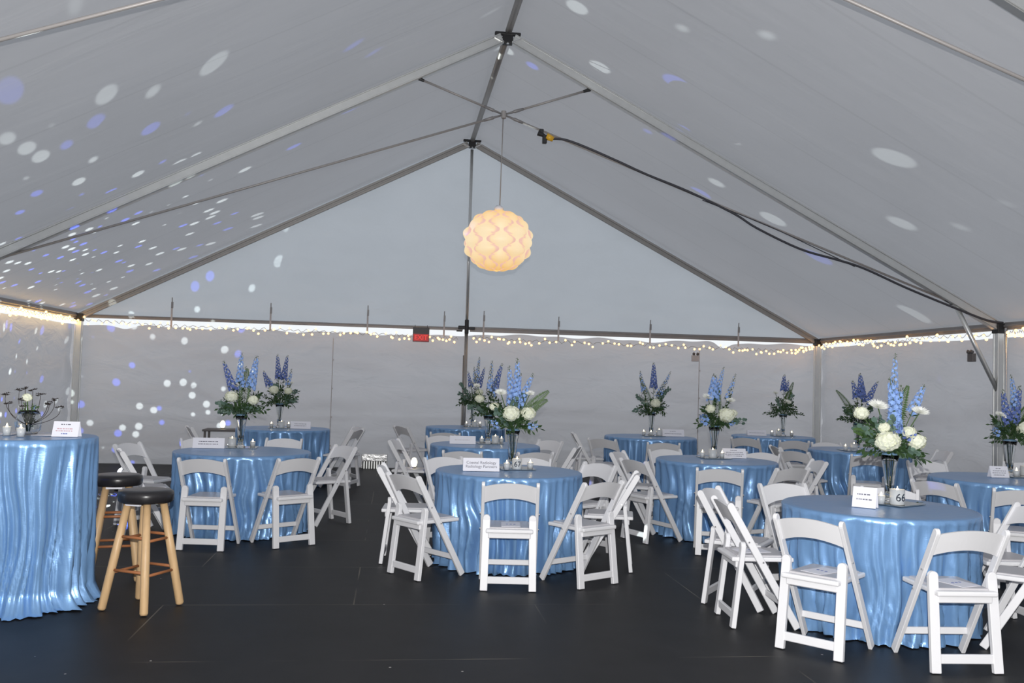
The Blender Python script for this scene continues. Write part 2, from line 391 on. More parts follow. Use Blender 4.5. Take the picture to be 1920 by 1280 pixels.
# tie rods of the two visible frames
HUBZ = 4.558
def ties(y, nm):
    h = empty('tie_hub', 'small metal hub where the tie rods cross, %s' % nm, 'hub', (W/2-.02, y, HUBZ), 0, 'tie rod hubs')
    b = MB(); b.lathe([(.02,-.045),(.03,-.04),(.03,.04),(.02,.045)], 12); b.build('hub_ring', M['rod'], h)
    for (dx, z), w in (((-1.035, 4.93), 'upper left'), ((1.035, 4.93), 'upper right'), ((-5.56, 2.60), 'lower left'), ((5.56, 2.60), 'lower right')):
        t = empty('tie_rod', '%s tie rod of the %s' % (w, nm), 'rod', (W/2-.02, y, HUBZ), 0, 'tie rods')
        v = Vector((dx, 0, z-HUBZ)); n = v.normalized(); L = v.length
        b = MB(); b.tube([n*.22, n*(L-.10)], .013, 8); b.build('rod', M['rod'], t, True)
        b = MB(); b.tube([n*.03, n*.12, n*.13, n*.24], [.010,.014,.02,.016], 8); b.build('turnbuckle', M['beam'], t, True)
        b = MB(); b.tube([n*(L-.12), n*(L-.05), n*(L+.01)], [.016,.022,.018], 8); b.box(n*L, (.07,.045,.04)); b.build('end_clamp', M['dark'], t, False)
ties(-BAY, 'middle frame'); ties(-2*BAY, 'frame nearest the camera')

# cord along the lower right tie rod
CORD=[(6.78, 4.301), (6.942, 4.298), (7.194, 4.223), (7.576, 4.081), (7.928, 3.944), (8.413, 3.779), (8.968, 3.548), (9.266, 3.384), (9.797, 3.165), (10.266, 3.056), (10.603, 2.967), (11.148, 2.755), (11.769, 2.539), (12.187, 2.405), (12.40, 2.381)]
t = empty('power_cord', 'black power cord draped along the lower right tie rod', 'cord', (0, -BAY-.05, 0))
def smooth_path(p, n=5):
    p = [Vector(q) for q in p]; out = []
    for i in range(len(p)-1):
        a = p[max(i-1,0)]; b_ = p[i]; c = p[i+1]; d = p[min(i+2,len(p)-1)]
        for k in range(n):
            s = k/n; out.append(.5*((2*b_)+(c-a)*s+(2*a-5*b_+4*c-d)*s*s+(3*b_-a-3*c+d)*s**3))
    return out+[p[-1]]
b = MB(); b.tube(smooth_path([(x, 0, z) for x, z in CORD]), .014, 8); b.build('cable', M['cord'], t, True)
b = MB(); b.tube(smooth_path([(8.6,.03,3.69),(9.4,.03,3.43),(10.1,.03,3.15),(10.5,.03,2.99)]), .006, 6); b.build('thin_cable', M['cord'], t, True)
b = MB(); b.tube([(6.62,0,4.36),(6.70,0,4.33)], [.035,.02], 10); b.box((6.66,0,4.37), (.05,.04,.07)); b.box((6.70,0,4.29), (.05,.05,.10)); b.build('socket', M['dark'], t, False, .005, 1)
b = MB(); b.tube([(6.72,0,4.325),(6.80,0,4.295)], [.042,.03], 12); b.build('plug', M['yellow'], t, True)

# ------------------------------------------------------------ hanging lamp
LC = Vector((6.20, -BAY, 3.10)); LR = .385
t = empty('pendant_lamp', 'large glowing cream pendant lamp of interlocking wavy foil strips', 'lamp', LC)
b = MB(); b.tube([(.01,0,LR-.02), (.02,0,HUBZ-LC.z-.03)], .006, 6); b.build('cord', M['rod'], t, True)
b = MB(); NS = 12; NT = 84; NU = 12; cols = []
for k in range(NS):
    off = len(b.v)
    for j in range(NT+1):
        th = math.radians(7+166*j/NT)
        wv = math.cos(2*PI*(j/NT-.53)*4.6+PI*k)
        hw = PI/NS*(1.24+.55*wv)
        for i in range(NU+1):
            s = i/NU*2-1; ph = 2*PI*k/NS+s*hw-PI/2
            rad = LR*(.95+.11*(.5+.5*wv)*(1-s*s)*math.sin(th)) + (.004 if k % 2 else 0)*wv
            b.v.append((rad*math.sin(th)*math.cos(ph), rad*math.sin(th)*math.sin(ph), rad*math.cos(th)*.94))
            ov = abs(s)*hw > 2*PI/NS-PI/NS*(1.24-.55*wv)
            edge = 1-math.sin(th)**2
            cream = (1.0, .80-.22*edge-.1*s*s, .50-.34*edge-.16*s*s)
            cols.append((.86,.50,.42) if ov and wv > 0 else cream)
    for j in range(NT):
        for i in range(NU):
            q = off+j*(NU+1)+i; b.f.append((q, q+1, q+NU+2, q+NU+1)); b.mi.append(0)
sh = b.build('lamp_shade', M['lamp'], t, True)
ca = sh.data.color_attributes.new('foil', 'FLOAT_COLOR', 'POINT')
for i, c in enumerate(cols): ca.data[i].color = c4(c)
b = MB(); b.lathe([(0,.0),(.05,.0),(.055,.02),(.03,.05),(0,.05)], 16, (0,0,LR*.92)); b.build('ceiling_cap', M['paper'], t, True)

# ------------------------------------------------------------ folding chair
def make_chair():
    t = empty('folding_chair', '', 'chair')
    for s in (-1, 1):
        # long member: back post above, front leg below (with rounded top)
        b = MB(); a = Vector((s*.205, .40, 0)); c = Vector((s*.197, -.045, .765)); d = (c-a).normalized()
        b.bar(a+d*.012, c, .024, .046, (1,0,0)); b.tube([c+Vector((-.012,0,0)), c+Vector((.012,0,0))], .0228, 18); b.build('front_leg', M['white'], t, False, .003, 1)
        b = MB(); b.bar((s*.176, -.012, .004), (s*.168, .047, .515), .054, .030, (1,0,0)); b.tube([(s*.168,.030,.515),(s*.168,.060,.515)], .0268, 20); b.build('rear_leg', M['white'], t, False, .003, 1)
    # cut feet flat: low pads
    b = MB(); nx = 14                      # arched back panel, hollowed to the sitter
    top = []
    for i in range(nx+1):
        u = i/nx*2-1; x = u*.188; zt = .752+.030*(1-u*u); zb = .628+.038*(1-u*u); cv = .018*(1-u*u)
        for z in (zb, (zb+zt)/2, zt):
            y = -.045+(.765-z)*.582-cv
            for yy in (y-.009, y+.009): top.append((x, yy, z))
    fs = []
    for i in range(nx):
        o = i*6; p = o+6
        fs += [(o,p,p+2,o+2),(o+2,p+2,p+4,o+4),(o+1,o+3,p+3,p+1),(o+3,o+5,p+5,p+3),(o,o+1,p+1,p),(o+4,p+4,p+5,o+5)]
    fs += [(0,2,3,1),(2,4,5,3)]; q = nx*6; fs += [(q,q+1,q+3,q+2),(q+2,q+3,q+5,q+4)]
    b.add(top, fs)
    back = b.build('backrest', M['white'], t, False)
    b = MB(); b.box((0, .178, .430), (.344, .40, .028)); b.build('seat', M['white'], t, False, .008)
    b = MB(); b.box((0, .185, .446), (.290, .33, .016)); b.build('seat_pad', M['pad'], t, False, .007, 3)
    b = MB(); b.box((0, .020, .405), (.31, .026, .060)); b.build('seat_rail', M['white'], t, False, .005, 1)
    b = MB(); b.box((0, -.003, .078), (.32, .022, .050)); b.build('stretcher', M['white'], t, False, .004, 1)
    b = MB(); b.box((0, .325, .145), (.385, .020, .040)); b.build('stretcher', M['white'], t, False, .004, 1)
    for s in (-1, 1):
        for y, z in ((.072, .545), (.165, .42)):
            b = MB(); b.tube([(s*.206, y, z), (s*.2195, y, z)], .006, 8); b.build('rivet', M['steel'], t)
    return t
TABLES= {'A': (6.06, -7.74, 0.61), 'B': (8.27, -9.72, 0.61), 'H': (8.38, -6.3, 0.61), 'E': (6.15, -4.75, 0.63), 'C': (3.65, -6.25, 0.64), 'D': (3.58, -2.35, 0.63), 'G': (8.75, -2.5, 0.65), 'K': (10.55, -7.78, 0.64), 'F': (6.2, -1.05, 0.61), 'J': (10.9, -4.45, 0.61), 'I': (10.9, -1.75, 0.62)}
TN = {'A': 'the centre table marked 67', 'B': 'the foreground table marked 66', 'H': 'the second-row table between 67 and 66', 'E': 'the table right behind table 67',
      'C': 'the table beyond the bar stools', 'D': 'the far left rear-wall table', 'G': 'the rear-row table right of gable pole', 'K': "the table at the photo's right edge",
      'F': 'the rearmost centre table by gable pole', 'J': 'the table hidden behind the 66 bouquet', 'I': 'the rear-row table near right corner'}
CHAIRS= [('A', -96.3, 1.08), ('A', -58, 1.08), ('A', 31.7, 1.02), ('A', 72.0, 1.02), ('A', 118, 1.03), ('A', 175.9, 1.02), ('A', -145, 1.04), ('A', -14, 1.02), ('E', 165.7, 1.04), ('E', 112.6, 1.16), ('E', 36.2, 1.04), ('E', -105.5, 1.30), ('E', -72.5, 1.28), ('E', -20.6, 1.04), ('F', -102.4, 1.9), ('F', -151.1, 1.1), ('G', -131.2, 1.4), ('G', -100.0, 1.62), ('G', 174.6, 1.06), ('H', 147.3, 1.02), ('H', -157.2, 1.02), ('H', -108.2, 1.22), ('H', -69.1, 1.02), ('H', -5.3, 1.02), ('H', 44.4, 1.12), ('H', 103.0, 1.02), ('I', -130.9, 1.19), ('I', -100.8, 1.35), ('J', 86.0, 1.02), ('J', 174.4, 1.02), ('J', -149.7, 1.3), ('J', -112, 1.11), ('J', -7.5, 1.02), ('K', 84, 1.5), ('K', -153.3, 1.08), ('K', -120, 1.18), ('K', 50, 2.0), ('B', 57.0, 1.02), ('B', 100.0, 1.06), ('B', 142.4, 1.10), ('B', 176.0, 1.0), ('B', -139, 1.03), ('B', -92.9, 1.04), ('B', -4, 1.02), ('B', -42.0, 1.05), ('C', -98.3, 1.08), ('C', -55.4, 1.05), ('C', 160, 1.22), ('C', 33.8, 1.09), ('C', 82, 1.5), ('C', 117, 1.45), ('C', -160.0, 1.05), ('D', -19.5, 1.05), ('D', 22.2, 1.04), ('D', -158.8, 1.2)]
def sector(a):
    a = (a+360) % 360
    return a
WORDS = [(270,'nearest the camera'),(315,'at the near right'),(0,'on the right side'),(45,'at the far right'),(90,'on the far side'),(135,'at the far left'),(180,'on the left side'),(225,'at the near left')]
def words_for(angs):
    """a different place word for every chair of one table"""
    used = {}; order = sorted(range(len(angs)), key=lambda i: min(abs((angs[i]-w[0]+180) % 360-180) for w in WORDS)); res = {}
    for i in order:
        for w in sorted(WORDS, key=lambda w: abs((angs[i]-w[0]+180) % 360-180)):
            if w[1] not in used: used[w[1]] = 1; res[i] = w[1]; break
    return res
proto = make_chair(); first = True
chair_objs = {}
for k in TABLES:
    mine = [c for c in CHAIRS if c[0] == k]; wd = words_for([c[1] for c in mine]); tx, ty, tr = TABLES[k]
    for i, (_, a, d) in enumerate(mine):
        c = proto if first else copy_tree(proto); first = False
        ar = math.radians(a); x = tx+d*math.cos(ar); y = ty+d*math.sin(ar)
        c.location = (x, y, 0); c.rotation_euler = (0, 0, math.atan2(ty-y, tx-x)-PI/2)
        tag(c, 'white resin folding chair %s of %s' % (wd[i], TN[k]), 'chair', 'white folding chairs around the tables')
        chair_objs[(k, round(a))] = c

# ------------------------------------------------------------ tables and satin cloths
def cloth(name, x, y, r, h, seed, puddle, chairs, folds):
    rnd = random.Random(seed); NA = 260; b = MB(); rows = []
    comps = [(rnd.choice(folds), rnd.uniform(0, 2*PI), rnd.uniform(.5, 1)) for _ in range(5)]
    fr = rnd.uniform(0, 50)
    def fold(a, z):
        s = 0
        for n_, p_, w_ in comps:
            q = math.sin(n_*a+p_+.5*fn(a*1.5, z*2, fr)); s += w_*(1-abs(q)**.7*1.6)
        return max(-.95, min(1, s/2.6))
    b.v.append((0, 0, h)); o = 1
    prof = [(r*.5, h), (r*.9, h), (r-.006, h-.0005), (r+.004, h-.008)]
    for pr, z in prof:
        for j in range(NA): a = 2*PI*j/NA; b.v.append((pr*math.cos(a), pr*math.sin(a), z))
    NR = 30
    for i in range(1, NR+1):
        q = i/NR; z0 = (h-.012)*(1-q)
        for j in range(NA):
            a = 2*PI*j/NA; am = .018+.105*min(1, q*1.5)**1.0
            f = fold(a+.12*fn(a*2, q*2.2, fr+3), q)
            rr = r+.004+am*f*(.5 if f > 0 else 1)-.012*q*(1 if not puddle else .2)
            zz = z0
            if q > .9:                      # hem breaks on the floor
                e = (q-.9)/.1; rr += e*(puddle+.03*fn(a*4, 1, fr)+(.05*abs(fn(a*7, 2, fr)) if puddle else 0)); zz = max(.006, (h-.012)*(.1)*(1-e)**1.5)+.012*abs(fn(a*9, e*3, fr))*e
            b.v.append((rr*math.cos(a), rr*math.sin(a), zz))
    for j in range(NA): b.f.append((0, 1+j, 1+(j+1) % NA)); b.mi.append(0)
    tot = 4+NR
    for i in range(tot-1):
        for j in range(NA):
            p = 1+i*NA+j; q = 1+i*NA+(j+1) % NA; b.f.append((p, p+NA, q+NA, q)); b.mi.append(0)
    ob = b.build(name, M['satin'], None, True); ob.location = (x, y, 0)
    return ob
TH = .76
sd = 3
for k, (x, y, r) in TABLES.items():
    sd += 7
    o = cloth('tablecloth', x, y, r, TH, sd, 0.0, None, [7, 11, 14, 19, 24])
    tag(o, 'blue satin floor-length cloth over %s' % TN[k], 'tablecloth', 'blue satin tablecloths')
    t = empty('round_table', 'round wooden table under blue cloth, %s' % TN[k], 'table', (x, y, 0), 0, 'round banquet tables')
    b = MB(); b.lathe([(r-.03, .725), (r-.03, .75)], 40); b.build('tabletop', M['table'], t)
    b = MB(); b.lathe([(.25, 0), (.25, .03), (.04, .05), (.04, .724)], 16); b.build('pedestal', M['table'], t)
LT = [(2.72, -9.10, .42, 'the tall table at the left edge', 5), (1.50, -7.55, .40, 'the tall table farther back at left edge', 8)]
for x, y, r, nm, s_ in LT:
    o = cloth('tall_tablecloth', x, y, r, 1.07, s_, .06, None, [5, 8, 10, 13, 17])
    tag(o, 'blue satin cloth pooling around %s' % nm, 'tablecloth', 'tall blue satin tablecloths')
    t = empty('cocktail_table', 'high round table under cloth, %s' % nm, 'table', (x, y, 0), 0, 'cocktail tables')
    b = MB(); b.lathe([(r-.03, 1.035), (r-.03, 1.06)], 40); b.build('tabletop', M['table'], t)
    b = MB(); b.lathe([(.22, 0), (.22, .03), (.04, .05), (.04, 1.034)], 16); b.build('pedestal', M['table'], t)

# ------------------------------------------------------------ bar stools
def make_stool():
    t = empty('bar_stool', '', 'stool')
    b = MB(); b.lathe([(0,.755),(.12,.757),(.155,.752),(.168,.742),(.172,.725),(.170,.690),(.160,.678),(0,.676)], 40); b.build('cushion', M['vinyl'], t, True)
    L = []
    for q in range(4):
        a = PI/4+q*PI/2; L.append((Vector((.105*math.cos(a), .105*math.sin(a), .68)), Vector((.235*math.cos(a), .235*math.sin(a), .006))))
        b = MB(); p, f = L[-1]; d = (p-f).normalized()
        b.tube([f, f+d*.012, f.lerp(p, .5), p], [.020, .026, .027, .023], 14); b.build('leg', M['wood'], t, True)
    for lv in (.25, .46):
        for q in range(4):
            z = lv-.02*(q % 2)+.0
            a_, c_ = L[q], L[(q+1) % 4]; f = 1-z/.68
            b = MB(); b.tube([a_[1].lerp(a_[0], 1-f), c_[1].lerp(c_[0], 1-f)], .0095, 8); b.build('rung', M['rung'], t, True)
    b = MB(); b.box((-.02,-.09,.668), (.11,.02,.02)); b.build('mounting_bracket', M['paper'], t)
    return t
st = make_stool(); st.location = (3.52, -9.27, 0); st.rotation_euler = (0,0,math.radians(-27))
tag(st, 'wooden bar stool with black round seat, fully visible in front', 'stool', 'bar stools')
s2 = copy_tree(st); s2.location = (3.10, -8.40, 0); s2.rotation_euler = (0,0,math.radians(14))
tag(s2, 'wooden bar stool half hidden between the tall blue table and the front stool', 'stool', 'bar stools')

# ------------------------------------------------------------ flowers
def curve_pts(p0, p1, bow=(0,0,0), n=8):
    p0 = Vector(p0); p1 = Vector(p1); bw = Vector(bow)
    return [p0.lerp(p1, i/n)+bw*4*(i/n)*(1-i/n) for i in range(n+1)]
def frame_at(pts, s):
    k = s*(len(pts)-1); i = min(int(k), len(pts)-2); f = k-i
    return pts[i].lerp(pts[i+1], f), (pts[i+1]-pts[i]).normalized()
def perp(d, rnd):
    v = Vector((rnd.uniform(-1,1), rnd.uniform(-1,1), rnd.uniform(-1,1))); v = v-d*v.dot(d)
    return v.normalized()
def petal(b, c, out, up, L, w, cup=.25):
    sd_ = out.cross(up).normalized()
    b.add([c, c+out*L*.55+sd_*w*.5+up*cup*L*.3, c+out*L+up*cup*L, c+out*L*.55-sd_*w*.5+up*cup*L*.3], [(0,1,2,3)])
def floret(b, c, n, r, k, rnd, w=1.0, cup=.3):
    x = perp(n, rnd); y = n.cross(x)
    for i in range(k):
        a = 2*PI*i/k; petal(b, c, x*math.cos(a)+y*math.sin(a), n, r, r*w, cup)
def delphinium(parent, p0, p1, rnd, kind='blue', full=.6, fat=1.0):
    pts = curve_pts(p0, p1, (rnd.uniform(-.02,.02), rnd.uniform(-.02,.02), 0)); L = (Vector(p1)-Vector(p0)).length
    b = MB(); b.m = 1; b.tube(pts, [.004*(1-.6*i/8) for i in range(9)], 5)
    n = int(100*full*L/.6)
    for i in range(n):
        s = 1-full+full*(i/n); c, d = frame_at(pts, min(s, .999)); q = i/n
        a = i*2.4; x = d.orthogonal().normalized(); y = d.cross(x); out = x*math.cos(a)+y*math.sin(a)
        rad = (.028*(1-q)+.010)*fat
        b.m = 2 if (q > .88 or (kind == 'bud' and rnd.random() < .6)) else 0
        fr = (.0225*(1-q*.6))*fat*(.6 if b.m == 2 else 1)
        floret(b, c+out*rad, (out+d*.3).normalized(), fr, 5, rnd, .95, .35)
    for i in range(int(10*L/.5)):
        c, d = frame_at(pts, rnd.uniform(.25, 1-full+.08)); b.m = 3
        petal(b, c, (perp(d, rnd)+d*.6).normalized(), d, .07, .022, -.1)
    return b.build('delphinium_spike', [M['violet'] if kind == 'violet' else M['blue'], M['fern'], M['bud'], M['green']], parent, False)
def hydrangea(parent, c, r, rnd, stem0):
    b = MB(); c = Vector(c); b.m = 1; b.tube(curve_pts(stem0, c), .004, 5); b.m = 0
    b.lathe([(0.001,-.7*r),(r*.5,-.55*r),(r*.72,0),(r*.5,.5*r),(0.001,.7*r)], 12, c)
    n = 110
    for i in range(n):
        z = 1-2*(i+.5)/n; a = i*2.39996; q = math.sqrt(1-z*z); d = Vector((q*math.cos(a), q*math.sin(a), z))
        floret(b, c+Vector((d.x*r, d.y*r, d.z*r*.82))*rnd.uniform(.74,1.04), d, .021*(r/.07)**.5, 4, rnd, 1.15, .15)
    return b.build('hydrangea_bloom', [M['cream'], M['fern']], parent, False)
def mum(parent, c, r, rnd, stem0, tilt=(0,-.5,1)):
    b = MB(); c = Vector(c); n = Vector(tilt).normalized(); b.m = 1; b.tube(curve_pts(stem0, c), .004, 5); b.m = 0
    x = perp(n, rnd); y = n.cross(x)
    for ring, (k, rr, up) in enumerate(((30, 1.0, .10), (26, .85, .3), (20, .62, .6), (12, .4, 1.1))):
        for i in range(k):
            a = 2*PI*(i+.5*(ring % 2))/k+rnd.uniform(-.08,.08)
            petal(b, c+n*.004*ring, (x*math.cos(a)+y*math.sin(a)+n*up*.4).normalized(), n, r*rr*rnd.uniform(.9,1.05), r*.17, .2)
    return b.build('chrysanthemum_bloom', [M['mum'], M['fern']], parent, False)
def fern(parent, p0, p1, rnd, bow=(0,0,.04), w=.075):
    pts = curve_pts(p0, p1, bow, 10); b = MB(); b.tube(pts, .002, 4); up = Vector((0,-.5,1)).normalized()
    for i in range(26):
        s = .22+.77*i/26; c, d = frame_at(pts, s); q = (s-.22)/.78
        sd_ = d.cross(Vector((.2,-1,.3))).normalized(); L = w*1.15*(1-q*.93)**.75*min(1, (q+.2)*3.5)
        for g in (-1, 1): petal(b, c, (sd_*g+d*.55).normalized(), Vector((0,-1,0)), L, .012, .05)
    return b.build('fern_frond', M['fern'], parent, False)
def eucalyptus(parent, p0, p1, rnd, r=.020):
    pts = curve_pts(p0, p1, (0,0,.03), 8); b = MB(); b.tube(pts, .002, 4)
    L = (Vector(p1)-Vector(p0)).length; n = max(5, int(L/.028))
    for i in range(n):
        s = .3+.7*i/n; c, d = frame_at(pts, min(s,.99)); o = perp(d, rnd)
        for g in (-1, 1):
            cc = c+o*g*r*1.1; nn = (perp(d, rnd)+Vector((0,-.8,.3))).normalized(); x = nn.orthogonal().normalized(); y = nn.cross(x); rr = r*rnd.uniform(.75,1.15)
            b.add([cc+(x*math.cos(2*PI*k/8)+y*math.sin(2*PI*k/8))*rr for k in range(8)], [tuple(range(8))])
    return b.build('eucalyptus_sprig', M['euca'], parent, False)
def sprig(parent, p0, p1, rnd, leaf=.055, mat='green', name='leafy_sprig'):
    pts = curve_pts(p0, p1, (0,0,rnd.uniform(.01,.05)), 7); b = MB(); b.tube(pts, .002, 4)
    L = (Vector(p1)-Vector(p0)).length; n = max(6, int(L/.016))
    for i in range(n):
        s = .25+.74*i/n; c, d = frame_at(pts, min(s,.99)); o = (perp(d, rnd)+d*.7).normalized()
        petal(b, c, o, perp(o, rnd), leaf*rnd.uniform(.7,1.2), leaf*.45, .1)
    c, d = frame_at(pts, .98); petal(b, c, d, perp(d, rnd), leaf*1.1, leaf*.4, .1)
    return b.build(name, M[mat], parent, False)
VH = .315
def vase_mesh():
    b = MB(); b.lathe([(.001,0),(.048,0),(.050,.006),(.030,.020),(.027,.05),(.031,.12),(.040,.20),(.052,.27),(.064,VH),(.061,VH),(.049,.27),(.037,.20),(.028,.12),(.024,.055),(.001,.045)], 28)
    return b.mesh('trumpet_vase', M['glass'], True)
VM = vase_mesh()
def stems_mb(top, rnd):
    b = MB()
    for i in range(7):
        a = rnd.uniform(0, 2*PI); b.tube([(.008*math.cos(a), .008*math.sin(a), -VH+.06), (.03*math.cos(a), .03*math.sin(a), .0)], .003, 5)
    return b
def rim_tint():
    b = MB(); b.lathe([(.001,-.012),(.055,-.010),(.062,.004),(.040,.016),(.001,.018)], 20); return b
# dels: (dx, dz, dy, kind, full, fat); blooms: (kind, dx, dz, r, dy); ferns (dx,dz,dy); extra euc; spread
FL = {
 'A': dict(d=[(.02,.63,.0,'blue',.62,1.05),(-.05,.56,.03,'blue',.6,1.0),(.17,.50,.0,'blue',.62,1.0),(.05,.50,-.04,'blue',.6,1.1),(-.22,.08,-.05,'blue',.35,.8),(.22,.05,-.05,'blue',.35,.8)],
           b=[('h',-.035,.15,.075,-.12),('h',.115,.15,.066,-.08),('m',-.12,.32,.062,-.04),('m',.14,.32,.05,.0),('h',-.17,.20,.035,.02)], f=[(.31,.35,0),(.31,.27,.05)], e=[(-.18,.17,-.12),(.0,.3,-.1),(-.12,.08,-.1),(.1,.33,.05)], w=.24),
 'B': dict(d=[(.045,.70,.0,'blue',.55,.85),(-.04,.53,-.04,'blue',.75,1.25),(.03,.48,-.06,'blue',.8,1.25),(.25,.49,.03,'blue',.40,.95),(.0,.22,-.1,'violet',.3,.9),(.12,.16,-.1,'violet',.4,.9),(.26,.13,0,'violet',.35,.9)],
           b=[('m',-.135,.33,.078,-.08),('m',.14,.30,.068,-.13),('h',-.09,.10,.082,-.13),('h',.135,.10,.062,-.10),('h',-.10,.19,.038,-.10),('h',.09,.16,.045,-.08),('h',-.2,.28,.05,.02)],
           f=[(.13,.48,.0),(.10,.40,.06),(-.28,.16,-.02)], e=[(-.17,.26,-.13),(-.22,.10,-.08),(.13,.02,-.15),(.15,-.04,-.12),(-.05,.26,-.12),(-.27,.2,0)], w=.27),
 'H': dict(d=[(-.01,.56,.0,'blue',.5,1.5),(.10,.64,.0,'blue',.45,.8),(.24,.57,.03,'bud',.5,.9),(-.18,.12,-.08,'blue',.4,1.3),(.22,.06,-.06,'blue',.3,.9)],
           b=[('m',-.08,.31,.068,.0),('m',.16,.28,.062,-.02),('h',-.07,.19,.05,-.06),('h',.09,.13,.088,-.12),('h',.18,.15,.045,-.05)], f=[(.05,.45,.05)], e=[(-.16,.10,-.05),(.34,.06,-.05)], w=.22),
 'K': dict(d=[(.02,.62,.0,'blue',.5,.9),(-.07,.48,-.02,'violet',.7,1.1),(.08,.52,-.02,'violet',.7,1.2),(-.20,.12,-.06,'blue',.35,.9)],
           b=[('h',.09,.12,.08,-.10),('m',-.10,.24,.055,.0),('h',.2,.2,.06,0)], f=[(.2,.35,0),(.25,.12,-.1)], e=[(-.15,.15,0)], w=.25),
 'C': dict(d=[(-.20,.55,.0,'violet',.55,1.1),(-.02,.64,.0,'blue',.5,1.0),(.13,.61,.0,'blue',.55,1.25),(.02,.5,.03,'bud',.5,.9)],
           b=[('h',-.09,.19,.062,-.10),('h',.12,.16,.052,-.08),('m',-.07,.30,.045,0)], f=[(.03,.48,.05)], e=[(-.26,.12,-.05),(-.24,.02,0),(.10,.06,-.1),(.2,.05,0)], w=.25),
 'D': dict(d=[(-.06,.70,.0,'violet',.5,1.1),(.08,.69,.0,'violet',.5,1.1),(-.24,.46,.0,'violet',.45,1.1),(-.17,.38,0,'bud',.4,1),(.14,.5,0,'bud',.5,.9)],
           b=[('h',-.08,.20,.068,-.08),('h',.11,.19,.055,-.06),('m',.15,.30,.035,0)], f=[], e=[(.26,.05,0),(-.08,.3,0),(.24,.20,0)], w=.27),
 'E': dict(d=[(.02,.66,.0,'bud',.6,1.0),(.15,.63,.0,'violet',.55,1.1),(.09,.48,0,'bud',.5,1.0)],
           b=[('h',-.12,.2,.055,-.06),('m',-.15,.35,.05,0),('h',.06,.12,.05,-.1)], f=[], e=[(-.26,.1,0),(-.1,.05,-.1)], w=.25),
 'F': dict(d=[(.08,.78,.0,'bud',.5,1.0),(.0,.62,.0,'bud',.5,1.0),(.17,.62,0,'violet',.5,1.0),(-.1,.55,0,'violet',.45,.9)],
           b=[('m',-.04,.37,.065,0),('h',.09,.22,.06,-.06)], f=[], e=[(-.22,.36,0),(-.24,.2,0),(-.2,.1,0),(.2,.15,0)], w=.27),
 'G': dict(d=[(.02,.75,.0,'violet',.5,1.3),(-.19,.62,.0,'bud',.55,1.0),(.28,.62,.0,'bud',.6,1.0),(.18,.48,0,'bud',.5,.9)],
           b=[('h',.03,.15,.075,-.10),('m',-.1,.16,.04,0)], f=[(-.19,.52,0)], e=[(.27,.38,0),(-.25,.25,0),(-.3,.02,0),(.2,.1,0)], w=.27),
 'I': dict(d=[(.0,.64,.0,'violet',.4,1.2),(.07,.55,0,'violet',.3,.9)],
           b=[('m',-.13,.34,.05,0),('m',.02,.20,.085,-.08)], f=[(.16,.52,0),(.12,.4,0)], e=[(.16,.34,0),(-.12,.25,0)], w=.30),
 'J': dict(d=[(-.10,.55,.0,'violet',.4,1.1),(.02,.64,.0,'violet',.45,1.3),(.06,.5,0,'violet',.4,1.1),(.26,.55,0,'violet',.5,1.1)],
           b=[('m',-.02,.31,.05,-.02)], f=[(-.3,.42,0)], e=[(-.2,.2,0),(.18,.2,0)], w=.27)}
ITEMS= {'A': {'vase': (6.115, -7.50), 'number': (6.133, -7.69), 'candle': [(6.039, -7.75), (6.25, -7.671)], 'sign': (5.816, -7.829), 'mirror': (6.14, -7.59)}, 'B': {'vase': (8.47, -9.50), 'number': (8.42, -9.69), 'candle': [(8.34, -9.54), (8.323, -9.66)], 'sign': (8.141, -9.79), 'mirror': (8.46, -9.60)}, 'H': {'vase': (8.46, -6.0), 'number': (8.39, -6.16), 'candle': [(8.291, -6.125), (8.49, -6.16)], 'sign': (8.66, -6.05), 'mirror': (8.43, -6.09)}, 'K': {'vase': (10.78, -7.50), 'number': (10.92, -7.52), 'candle': [(10.748, -7.64)], 'sign': (10.554, -7.66), 'mirror': (10.82, -7.56)}, 'C': {'vase': (3.56, -5.85), 'number': (3.48, -5.86), 'candle': [(3.68, -5.84)], 'sign': (3.28, -6.0), 'mirror': (3.58, -5.86)}, 'D': {'vase': (3.509, -2.25), 'number': (3.56, -2.42), 'candle': [(3.42, -2.38), (3.65, -2.36)], 'sign': (3.82, -2.42), 'mirror': (3.53, -2.34)}, 'E': {'vase': (6.20, -4.55), 'number': (6.277, -4.65), 'candle': [(6.12, -4.62), (6.36, -4.56)], 'sign': (5.888, -4.72), 'mirror': (6.22, -4.60)}, 'F': {'vase': (6.318, -0.92), 'number': (6.343, -1.08), 'candle': [(6.213, -1.04), (6.43, -1.0)], 'mirror': (6.32, -1.0)}, 'G': {'vase': (8.83, -2.25), 'number': (8.9, -2.42), 'candle': [(8.69, -2.36), (8.78, -2.42)], 'sign': (9.12, -2.38), 'mirror': (8.83, -2.35)}, 'I': {'vase': (11.12, -1.62), 'number': (11.0, -1.74), 'candle': [(10.9, -1.72), (11.22, -1.72)], 'sign': (10.65, -1.72), 'mirror': (11.08, -1.70)}, 'J': {'vase': (10.851, -4.50), 'number': (10.70, -4.70), 'candle': [(10.60, -4.68)], 'mirror': (10.75, -4.58)}}
